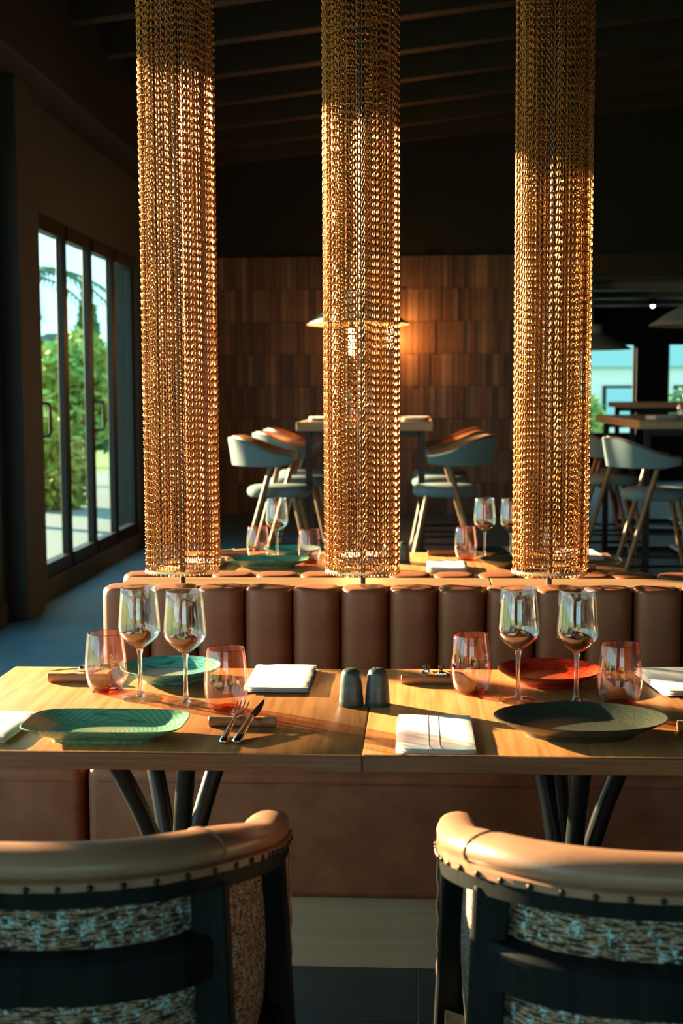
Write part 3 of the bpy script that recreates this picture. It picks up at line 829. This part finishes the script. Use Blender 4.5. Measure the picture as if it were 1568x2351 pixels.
def napkin(label, x0, x1, y0, y1, z, rz=0, th=0.013, seed=0, parent_group='folded white napkins', hem=False):
    t = thing('napkin', label, 'napkin', ((x0+x1)/2, (y0+y1)/2, z), rz, parent_group)
    hx, hy = (x1-x0)/2, (y1-y0)/2; rnd = random.Random(seed)
    nl = 3; lh = th/nl
    for l in range(nl):
        bm = bmesh.new(); nx, ny = 16, 20; sh = 0.002*l; ax, ay = hx-0.0015*rnd.random()-sh*0.3, hy-0.0015*rnd.random()
        top = []; bot = []
        for i in range(nx+1):
            ct, cb = [], []
            for j in range(ny+1):
                u, v = i/nx*2-1, j/ny*2-1
                e = min(1-abs(u), 1-abs(v)); rd = math.sqrt(max(0, 1-(1-min(1, e/0.045))**2))
                wv = 0.0011*noise.noise(Vector((u*2.2+seed*7, v*2.6+l, seed))) * (l+1)/nl
                zt = lh*(l+0.5) + lh*0.47*rd + wv; zb = lh*(l+0.5) - lh*0.47*rd + (wv if l else 0)
                zb = max(zb, 0.0002)
                ct.append(bm.verts.new((u*ax, v*ay, zt))); cb.append(bm.verts.new((u*ax, v*ay, zb)))
            top.append(ct); bot.append(cb)
        for i in range(nx):
            for j in range(ny):
                bm.faces.new((top[i][j], top[i+1][j], top[i+1][j+1], top[i][j+1])); bm.faces.new((bot[i][j], bot[i][j+1], bot[i+1][j+1], bot[i+1][j]))
        o = finish('fold', bm, M_NAP, t, 70, weld=True)
    # hem crease across the top layer
    for dx in ((-0.012, 0.006) if hem else ()):
        pts = [(dx, v*hy*0.985, th + 0.0002 + 0.0011*noise.noise(Vector((dx/hx*2.2+seed*7, v*2.6+2, seed)))) for v in [k/12*2-1 for k in range(13)]]
        finish('hem', tube(bmesh.new(), pts, 0.00035, 5), M_NAP, o)
    return t
def shaker(label, loc, group='salt and pepper shakers'):
    t = thing('shaker', label, 'shaker', loc, 0, group)
    finish('body', lathe(bmesh.new(), [(0, 0), (0.0225, 0), (0.0236, 0.002), (0.0232, 0.012), (0.0205, 0.045), (0.0186, 0.060), (0.0165, 0.066), (0.011, 0.0700), (0, 0.0712)], 36), M_SALT, t, 50)
    for k in range(5):
        a = 2*PI*k/5; finish('pour_hole', lathe(bmesh.new(), [(0, 0), (0.0012, 0), (0.0012, 0.0006), (0, 0.0006)], 8), M_NAIL, t, loc=(0.0055*math.cos(a), 0.0055*math.sin(a), 0.0708))
    return t
def rest(label, x0, x1, y, z=TZ, rz=0, r=0.0092):
    h = (x1-x0)/2
    o = finish('cutlery_rest', tube(bmesh.new(), [(-h, 0, r), (-h+0.001, 0, r), (h-0.001, 0, r), (h, 0, r)], [r*0.9, r, r, r*0.9], 20), M_DOWEL, None, 40, loc=((x0+x1)/2, y, z))
    o.rotation_euler = (0, 0, rz)
    return tag(o, label, 'cutlery rest', 'wooden cutlery rests')
def orient(t, a, b):
    """local +Y from a to b"""
    a, b = Vector(a), Vector(b); d = (b-a).normalized(); x = d.cross(Vector((0, 0, 1))).normalized(); z = x.cross(d)
    M = Matrix((x, d, z)).transposed().to_4x4(); t.matrix_world = Matrix.Translation(a) @ M
def bar(bm, st):
    """st: list of (y, halfwidth, halfthick, zc)"""
    rings = []
    for y, w, h, zc in st:
        rings.append([bm.verts.new((w*math.cos(a), y, zc+h*math.sin(a))) for a in [2*PI*k/10 for k in range(10)]])
    for A, Bq in zip(rings, rings[1:]):
        for k in range(10): bm.faces.new((A[k], A[(k+1) % 10], Bq[(k+1) % 10], Bq[k]))
    bm.faces.new(rings[0][::-1]); bm.faces.new(rings[-1]); return bm
def fork(label, a, b):
    t = thing('fork', label, 'fork')
    finish('handle', bar(bmesh.new(), [(0, .004, .0025, .003), (.002, .0072, .004, .003), (.02, .0070, .0042, .003), (.06, .0050, .0038, .003), (.085, .0032, .0028, .003), (.105, .0027, .0022, .003), (.118, .0045, .0018, .003), (.126, .0115, .0014, .0025), (.138, .0125, .0011, .001), (.140, .0123, .0010, .001)]), M_STEEL, t, 50)
    for k in range(4):
        x = -0.0105+0.007*k; bm = bar(bmesh.new(), [(0.138, .0021, .0011, .001), (0.155, .0017, .0010, -.0005), (0.172, .0014, .0008, .001), (0.185, .0006, .0005, .004)])
        for v in bm.verts: v.co.x += x
        finish('tine', bm, M_STEEL, t, 50)
    orient(t, a, b); return t
def knife(label, a, b):
    t = thing('knife', label, 'knife')
    finish('handle', bar(bmesh.new(), [(0, .004, .003, .004), (.003, .0078, .0052, .004), (.03, .0078, .0055, .004), (.07, .0066, .0052, .004), (.10, .0058, .0048, .004), (.108, .0066, .0052, .004), (.112, .0045, .003, .004)]), M_STEEL, t, 50)
    bm = bmesh.new()
    pl = [(-.0060, .110), (.0062, .110), (.0095, .120), (.0100, .140), (.0085, .165), (.0045, .192), (.003, .193), (-.0020, .160), (-.0052, .125)]
    a1 = [bm.verts.new((x, y, .0046)) for x, y in pl]; a2 = [bm.verts.new((x, y, .0034)) for x, y in pl]
    bm.faces.new(a1); bm.faces.new(a2[::-1])
    for k in range(len(pl)): bm.faces.new((a1[k], a2[k], a2[(k+1) % len(pl)], a1[(k+1) % len(pl)]))
    finish('blade', bm, M_STEEL, t)
    orient(t, a, b); return t

# ------------------------------------------------------------------ front tables: settings
wine_glass('left of the two wine glasses beside the turquoise plate', (-0.536, 2.462, TZ))
wine_glass('right of the two wine glasses beside the turquoise plate', (-0.440, 2.420, TZ))
wine_glass('wine glass left of the red plate, foot fully in view', (0.191, 2.472, TZ))
wine_glass('wine glass before the red plate with its foot behind the dark plate', (0.299, 2.452, TZ))
tumbler('pink tumbler at far left beside the knife and cutlery rest', (-0.620, 2.530, TZ))
tumbler('pink tumbler behind the front fork', (-0.357, 2.382, TZ))
tumbler('pink tumbler in front of the back right cutlery rest', (0.104, 2.538, TZ))
tumbler('pink tumbler behind the right rim of the dark oval plate', (0.380, 2.448, TZ))
plate('turquoise round plate behind the two left wine glasses', (-0.510, 2.640, TZ), superell(0.104, 0.104, 2), M_PTURQ, 0.4)
plate('red round plate behind the two right wine glasses', (0.268, 2.640, TZ), superell(0.107, 0.104, 2), M_PRED, 0.8)
plate('dark olive oval plate on the right front table', (0.280, 2.236, TZ), superell(0.150, 0.1045, 2), M_PDARK, 0, 1.1)
plate('green rectangular plate on the left front table', (-0.536, 2.184, TZ), superell(0.140, 0.082, 4.6), M_PGREEN, 0.0, 1.0)
napkin('white napkin behind the front tumbler at the back of the left table', -0.345, -0.213, 2.515, 2.735, TZ, 0.0, 0.014, 1)
napkin('white napkin lying at the front edge between the two settings', -0.037, 0.097, 2.090, 2.318, TZ, 0.0, 0.012, 2, hem=True)
napkin('white napkin at the right edge beyond the red plate', 0.462, 0.60, 2.52, 2.735, TZ, 0.12, 0.015, 3)
napkin('white napkin at the left edge beside the green plate', -0.84, -0.692, 2.125, 2.30, TZ, -0.05, 0.016, 4)
shaker('left of the two dark shakers on the front tables', (-0.1255, 2.425, TZ))
shaker('right of the two dark shakers on the front tables', (-0.0760, 2.430, TZ))
rest('wooden cutlery rest under the front fork and knife', -0.370, -0.250, 2.258)
rest('wooden cutlery rest at the back left corner by the tumbler', -0.757, -0.632, 2.600)
rest('wooden cutlery rest right of the shakers at the back', -0.034, 0.086, 2.612)
rest('wooden cutlery rest tip right of the dark oval plate', 0.452, 0.575, 2.262)
def onrest(xa, ya, xb, yb, ry, rh=0.0185):
    """handle end on the table at (xa,ya), passing over the rest at ry"""
    f = (ry-ya)/(yb-ya); return (xa, ya, TZ+0.0005), (xb, yb, TZ+0.0005+(rh)/f)
fork('front fork leaning on the wooden rest beside the green plate', *onrest(-0.328, 2.140, -0.316, 2.325, 2.258))
knife('front knife leaning on the wooden rest right of the fork', *onrest(-0.305, 2.138, -0.282, 2.328, 2.258))
knife('knife on the back left cutlery rest with blade to the left', (-0.652, 2.742, TZ+0.001), (-0.738, 2.582, TZ+0.0235))
fork('fork on the back left cutlery rest beside the tumbler', (-0.610, 2.748, TZ+0.001), (-0.690, 2.580, TZ+0.0235))
knife('knife on the cutlery rest right of the shakers', (0.018, 2.745, TZ+0.004), (0.018, 2.575, TZ+0.024))
fork('fork on the cutlery rest right of the shakers', (0.050, 2.752, TZ+0.004), (0.046, 2.575, TZ+0.024))

# ------------------------------------------------------------------ rear tables: settings
wine_glass('wine glass on the rear left table behind the ledge', (-0.498, 4.575, TZ), 'rear wine glasses')
wine_glass('wine glass on the rear right table between the chain columns', (0.234, 4.590, TZ), 'rear wine glasses')
wine_glass('rear wine glass half hidden by the right chain column', (0.325, 4.570, TZ), 'rear wine glasses')
tumbler('rear pink tumbler left of the rear wine glass', (-0.568, 4.590, TZ), 'rear pink tumblers')
tumbler('rear pink tumbler beside the middle chain column', (-0.376, 4.490, TZ), 'rear pink tumblers')
tumbler('rear pink tumbler between middle and right chain columns', (0.168, 4.585, TZ), 'rear pink tumblers')
tumbler('rear pink tumbler behind the right chain column', (0.475, 4.565, TZ), 'rear pink tumblers')
plate('rear green rectangular plate behind the ledge', (-0.510, 4.395, TZ), superell(0.140, 0.080, 4.6), M_PGREEN)
plate('rear turquoise round plate behind the ledge', (-0.455, 4.690, TZ), superell(0.104, 0.104, 2), M_PTURQ)
plate('rear dark round plate beside the right chain column', (0.345, 4.400, TZ), superell(0.140, 0.100, 2), M_PDARK)
plate('rear dark small plate at the back of the right table', (0.285, 4.690, TZ), superell(0.100, 0.095, 2), M_PDARK, 0, 0.9)
napkin('rear white napkin between middle and right chain columns', 0.028, 0.165, 4.235, 4.42, TZ, 0, 0.020, 5, 'rear napkins')
napkin('rear white napkin right of the right chain column', 0.50, 0.645, 4.55, 4.74, TZ, 0.1, 0.022, 6, 'rear napkins')
napkin('rear white napkin behind the middle chain column', -0.27, -0.125, 4.50, 4.68, TZ, -0.1, 0.020, 7, 'rear napkins')
napkin('rear white napkin behind the left chain column', -0.815, -0.668, 4.32, 4.50, TZ, 0, 0.020, 8, 'rear napkins')
shaker('rear dark shaker beside the middle chain column', (-0.050, 4.52, TZ), 'rear shakers')
shaker('rear dark shaker hidden behind the middle chain column', (-0.101, 4.515, TZ), 'rear shakers')
rest('rear wooden rest left of the rear left tumbler', -0.735, -0.612, 4.69)
rest('rear wooden rest left of the rear right tumbler', 0.035, 0.155, 4.705)
rest('rear wooden rest right of the right chain column', 0.475, 0.59, 4.34)
knife('rear knife on the rear left wooden rest', (-0.60, 4.80, TZ+0.012), (-0.715, 4.665, TZ+0.018))
fork('rear fork on the wooden rest right of the right chain column', *onrest(0.555, 4.225, 0.53, 4.41, 4.34))

# ------------------------------------------------------------------ bar tables, stools, lamps
BZ = 1.14
def bar_table(label, x0, x1, y0, y1, z=BZ, legs=True, th=0.06):
    t = thing('bar_table', label, 'table', ((x0+x1)/2, (y0+y1)/2, 0))
    hx, hy = (x1-x0)/2, (y1-y0)/2
    finish('tabletop', B(-hx, hx, -hy, hy, z-th, z, bev=0.004), M_OAKB, t)
    if legs:
        for sy in (-1, 1):
            bm = bmesh.new(); y = sy*(hy-0.12)
            for sx in (-1, 1): box(bm, sx*(hx-0.075)-0.022, sx*(hx-0.075)+0.022, y-0.022, y+0.022, 0.0, z-th)
            box(bm, -hx+0.09, hx-0.09, y-0.022, y+0.022, z-th-0.045, z-th); box(bm, -hx+0.09, hx-0.09, y-0.022, y+0.022, 0, 0.04)
            finish('leg_frame', bm, M_BLKM, t)
        finish('foot_bar', B(-0.02, 0.02, -hy+0.14, hy-0.14, 0.0, 0.04), M_BLKM, t)
    return t
bar_table('high bar table behind the middle chain column before the walnut wall', -0.82, 0.10, 8.8, 10.9)
bar_table('high bar table at the right edge beside the grey stools', 1.50, 2.75, 9.0, 11.2)
bar_table('farther high bar table with an orange lit edge at right', 1.95, 3.2, 12.4, 13.6, 1.23, True, 0.05)

def stool_proto():
    t = thing('bar_stool', 'x', 'stool', (0, 0, 0), 0, 'grey upholstered bar stools')
    # seat
    finish('seat', loft(bmesh.new(), superell(0.21, 0.205, 2.4), [(0, 0.665), (0.9, 0.665), (0.98, 0.68), (1.0, 0.70), (0.97, 0.722), (0.85, 0.735), (0, 0.742)], 36), M_GREYF, t, 60)
    # backrest shell, back at -X
    N = 40; path = []
    for k in range(N+1):
        a = math.radians(180-112 + 224*k/N); path.append((Vector((0.285*math.cos(a), 0.275*math.sin(a), 0)), a))
    def shell(off_in, off_out, dz, zb, name, material):
        bm = bmesh.new(); rings = []
        for k, (p, a) in enumerate(path):
            n = Vector((math.cos(a), math.sin(a), 0)); f = abs(k/N*2-1)
            zt = 1.055 - 0.115*ss(0.25, 1.0, f) + dz; z0 = zb + 0.02*ss(0.8, 1, f)
            flare = 0.028
            e = 0.6 if f > 0.985 else 1.0
            mid = (off_in+off_out)/2; hi = (off_out-off_in)/2*e
            def pt(o, z):
                q = p + n*(o + flare*(z-0.87)/0.18); return bm.verts.new((q.x, q.y, z))
            rings.append([pt(mid-hi, z0+0.006), pt(mid, z0), pt(mid+hi, z0+0.006), pt(mid+hi, (z0+zt)/2), pt(mid+hi, zt-0.008), pt(mid, zt), pt(mid-hi, zt-0.008), pt(mid-hi, (z0+zt)/2)])
        for A, Bq in zip(rings, rings[1:]):
            for j in range(8): bm.faces.new((A[j], A[(j+1) % 8], Bq[(j+1) % 8], Bq[j]))
        bm.faces.new(rings[0][::-1]); bm.faces.new(rings[-1])
        return finish(name, bm, material, t, 55)
    shell(-0.004, 0.022, 0, 0.868, 'backrest', M_GREYF)
    shell(-0.017, -0.0045, 0.006, 0.875, 'backrest_lining', M_LINING)
    def leg(a, b, wa=0.019, wb=0.013):
        finish('leg', tube(bmesh.new(), [a, tuple((Vector(a)+Vector(b))/2), b], [wa, (wa+wb)/2, wb], 8), M_STOOLW, t, 50)
    for s in (-1, 1):
        leg((-0.02, s*0.262, 0.885), (-0.275, s*0.270, 0.0))
        leg((0.115, s*0.165, 0.672), (0.255, s*0.235, 0.0))
    bm = bmesh.new()
    tube(bm, [(-0.075, -0.262, 0.655), (-0.075, 0.262, 0.655)], 0.016, 8); tube(bm, [(0.118, -0.165, 0.655), (0.118, 0.165, 0.655)], 0.016, 8)
    finish('seat_support', bm, M_STOOLW, t, 50)
    bm = bmesh.new()
    zf = 0.27
    def lx(s, front):
        return (0.199, s*0.207, zf) if front else (-0.197, s*0.2676, zf)
    tube(bm, [lx(-1, True), lx(1, True)], 0.009, 8); tube(bm, [lx(-1, False), lx(1, False)], 0.009, 8)
    for s in (-1, 1): tube(bm, [lx(s, True), lx(s, False)], 0.009, 8)
    finish('foot_rest', bm, M_BLKM, t, 50)
    return t
st0 = stool_proto()
stools = [((-0.905, 8.50), 0.0, 'nearest grey bar stool left of the middle chain column'),
          ((-0.86, 9.40), 0.05, 'middle of three grey bar stools left of the bar table'),
          ((-0.88, 10.25), 0.0, 'farthest of three grey bar stools left of the bar table'),
          ((0.175, 8.55), PI, 'nearest dark backed bar stool right of the bar table'),
          ((0.16, 9.40), PI, 'middle bar stool on the right side of the bar table'),
          ((0.17, 10.25), PI, 'farthest bar stool on the right side of the bar table'),
          ((1.485, 8.25), -0.05, 'nearest grey bar stool at the right edge'),
          ((1.40, 9.58), 0.0, 'grey bar stool with orange rim beside the right chain column'),
          ((1.40, 10.35), 0.0, 'farthest of the three grey bar stools at right')]
for k, ((x, y), rz, lab) in enumerate(stools):
    if k == 0: st0.location = (x, y, 0); st0.rotation_euler = (0, 0, rz); st0['label'] = lab
    else: dup(st0, (x, y, 0), rz, lab)

def pendant(label, x, y, z, R, ztop, mat_out, lit=True, bulbs=(-0.045,), power=18):
    t = thing('pendant_lamp', label, 'lamp', (x, y, z), 0, 'wide pendant lamps')
    s = finish('lamp_shade', lathe(bmesh.new(), [(R, 0.0), (R*0.985, 0.010), (R*0.86, 0.038), (R*0.62, 0.098), (R*0.42, 0.135), (0.105, 0.152), (0.100, 0.235), (0.02, 0.242), (0.0, 0.242), (0, 0.238), (0.096, 0.231), (0.101, 0.148), (R*0.41, 0.130), (R*0.61, 0.093), (R*0.855, 0.033), (R*0.98, 0.006), (R, 0.0)], 56), mat_out, t, 40)
    finish('shade_lining', lathe(bmesh.new(), [(R*0.976, 0.0052), (R*0.85, 0.0315), (R*0.605, 0.0915), (R*0.405, 0.1285), (0.100, 0.146), (0.0, 0.146)], 48), M_SHADE_IN, s, 40)
    finish('cord', tube(bmesh.new(), [(0, 0, 0.24), (0, 0, ztop-z)], 0.006, 8), M_POLE, t)
    if bulbs:
        for dx in bulbs:
            b = finish('bulb', lathe(bmesh.new(), [(0, -0.225), (0.015, -0.222), (0.021, -0.205), (0.021, -0.03), (0, -0.028)], 16), M_BULB if lit else M_SHADE_OUT, t, 50, loc=(dx, 0, 0))
            finish('socket', lathe(bmesh.new(), [(0, -0.03), (0.017, -0.03), (0.017, 0.13), (0, 0.13)], 12), M_BLKM, b, 50)
        if lit:
            ld = bpy.data.lights.new('bulb_light', 'POINT'); ld.energy = power; ld.color = (1.0, 0.42, 0.12); ld.shadow_soft_size = 0.08
            lo = bpy.data.objects.new('bulb_light', ld); COL.objects.link(lo); lo.parent = t; lo.location = (0, 0, -0.28)
    return t
pendant('wide white pendant lamp glowing behind the middle chain column', -0.432, 9.5, 1.825, 0.372, ceil_z(-0.43), M_SHADE_OUT, True, (-0.045,), 25)
pendant('grey pendant lamp with copper underside at the right edge', 1.93, 9.0, 1.775, 0.375, ceil_z(1.9), M_SHADE_G, False, (), 5)
pendant('farther grey pendant lamp in front of the far window', 1.70, 13.0, 1.745, 0.375, ceil_z(1.7), M_SHADE_G, False, (), 5)
sp = thing('ceiling_spotlight', 'small glowing round spotlight in the dark far room', 'spotlight', (2.98, 17.0, 2.42))
finish('housing', lathe(bmesh.new(), [(0, 0.33), (0.01, 0.33), (0.01, 0.10), (0.05, 0.09), (0.05, -0.0), (0.042, 0.0), (0.0, 0.02)], 24), M_BLKM, sp, 40)
bm = bmesh.new(); bmesh.ops.create_icosphere(bm, subdivisions=2, radius=0.028); finish('lens', bm, M_SPOT, sp, 60, loc=(0, 0, 0.0))

ws = thing('wall_sconce', 'glowing tube sconce on the walnut wall beside the middle chain column', 'sconce', (-0.30, YB-0.025, 1.78))
finish('back_plate', B(-0.05, 0.05, -0.02, 0.0, -0.04, 0.06, bev=0.003), M_BLKM, ws)
finish('arm', tube(bmesh.new(), [(0, -0.015, 0.02), (0, -0.10, 0.02), (0, -0.12, 0.06)], 0.008, 8), M_BLKM, ws, 50)
finish('bulb', lathe(bmesh.new(), [(0, -0.11), (0.018, -0.105), (0.024, -0.09), (0.024, 0.15), (0, 0.155)], 16), M_BULB, ws, 50, loc=(0, -0.12, 0.13))
ld = bpy.data.lights.new('sconce_light', 'POINT'); ld.energy = 11; ld.color = (1.0, 0.32, 0.06); ld.shadow_soft_size = 0.06
lo = bpy.data.objects.new('sconce_light', ld); COL.objects.link(lo); lo.parent = ws; lo.location = (0.05, -0.24, 0.12)

# things on the bar tables
napkin('napkin at the left end of the high bar table', -0.76, -0.60, 8.95, 9.25, BZ+0.0003, 0.1, 0.03, 21, 'bar table napkins')
napkin('napkin at the right end of the high bar table', -0.10, 0.07, 8.88, 9.2, BZ+0.0003, -0.1, 0.03, 22, 'bar table napkins')
plate('dark plate near the right end of the high bar table', (-0.26, 9.16, BZ+0.0003), superell(0.14, 0.14, 2), M_PDARK)
plate('dark plate near the left end of the high bar table', (-0.52, 9.35, BZ+0.0003), superell(0.14, 0.14, 2), M_PDARK)
wine_glass('wine glass on the high bar table behind the middle chain column', (-0.50, 9.05, BZ+0.0003), 'bar table wine glasses')
wine_glass('second wine glass on the high bar table behind the middle chain column', (-0.36, 9.3, BZ+0.0003), 'bar table wine glasses')
tumbler('pink tumbler on the high bar table behind the middle chain column', (-0.42, 8.88, BZ+0.0003), 'bar table tumblers')
tumbler('second pink tumbler on the high bar table behind the middle chain column', (-0.29, 8.88, BZ+0.0003), 'bar table tumblers')
napkin('pale blue shaded napkin on the right bar table', 1.60, 1.78, 9.05, 9.35, BZ+0.0003, 0.05, 0.03, 23, 'bar table napkins')
wine_glass('wine glass on the right bar table at the picture edge', (1.86, 9.2, BZ+0.0003), 'bar table wine glasses')
tumbler('pink tumbler on the right bar table at the picture edge', (1.80, 9.06, BZ+0.0003), 'bar table tumblers')
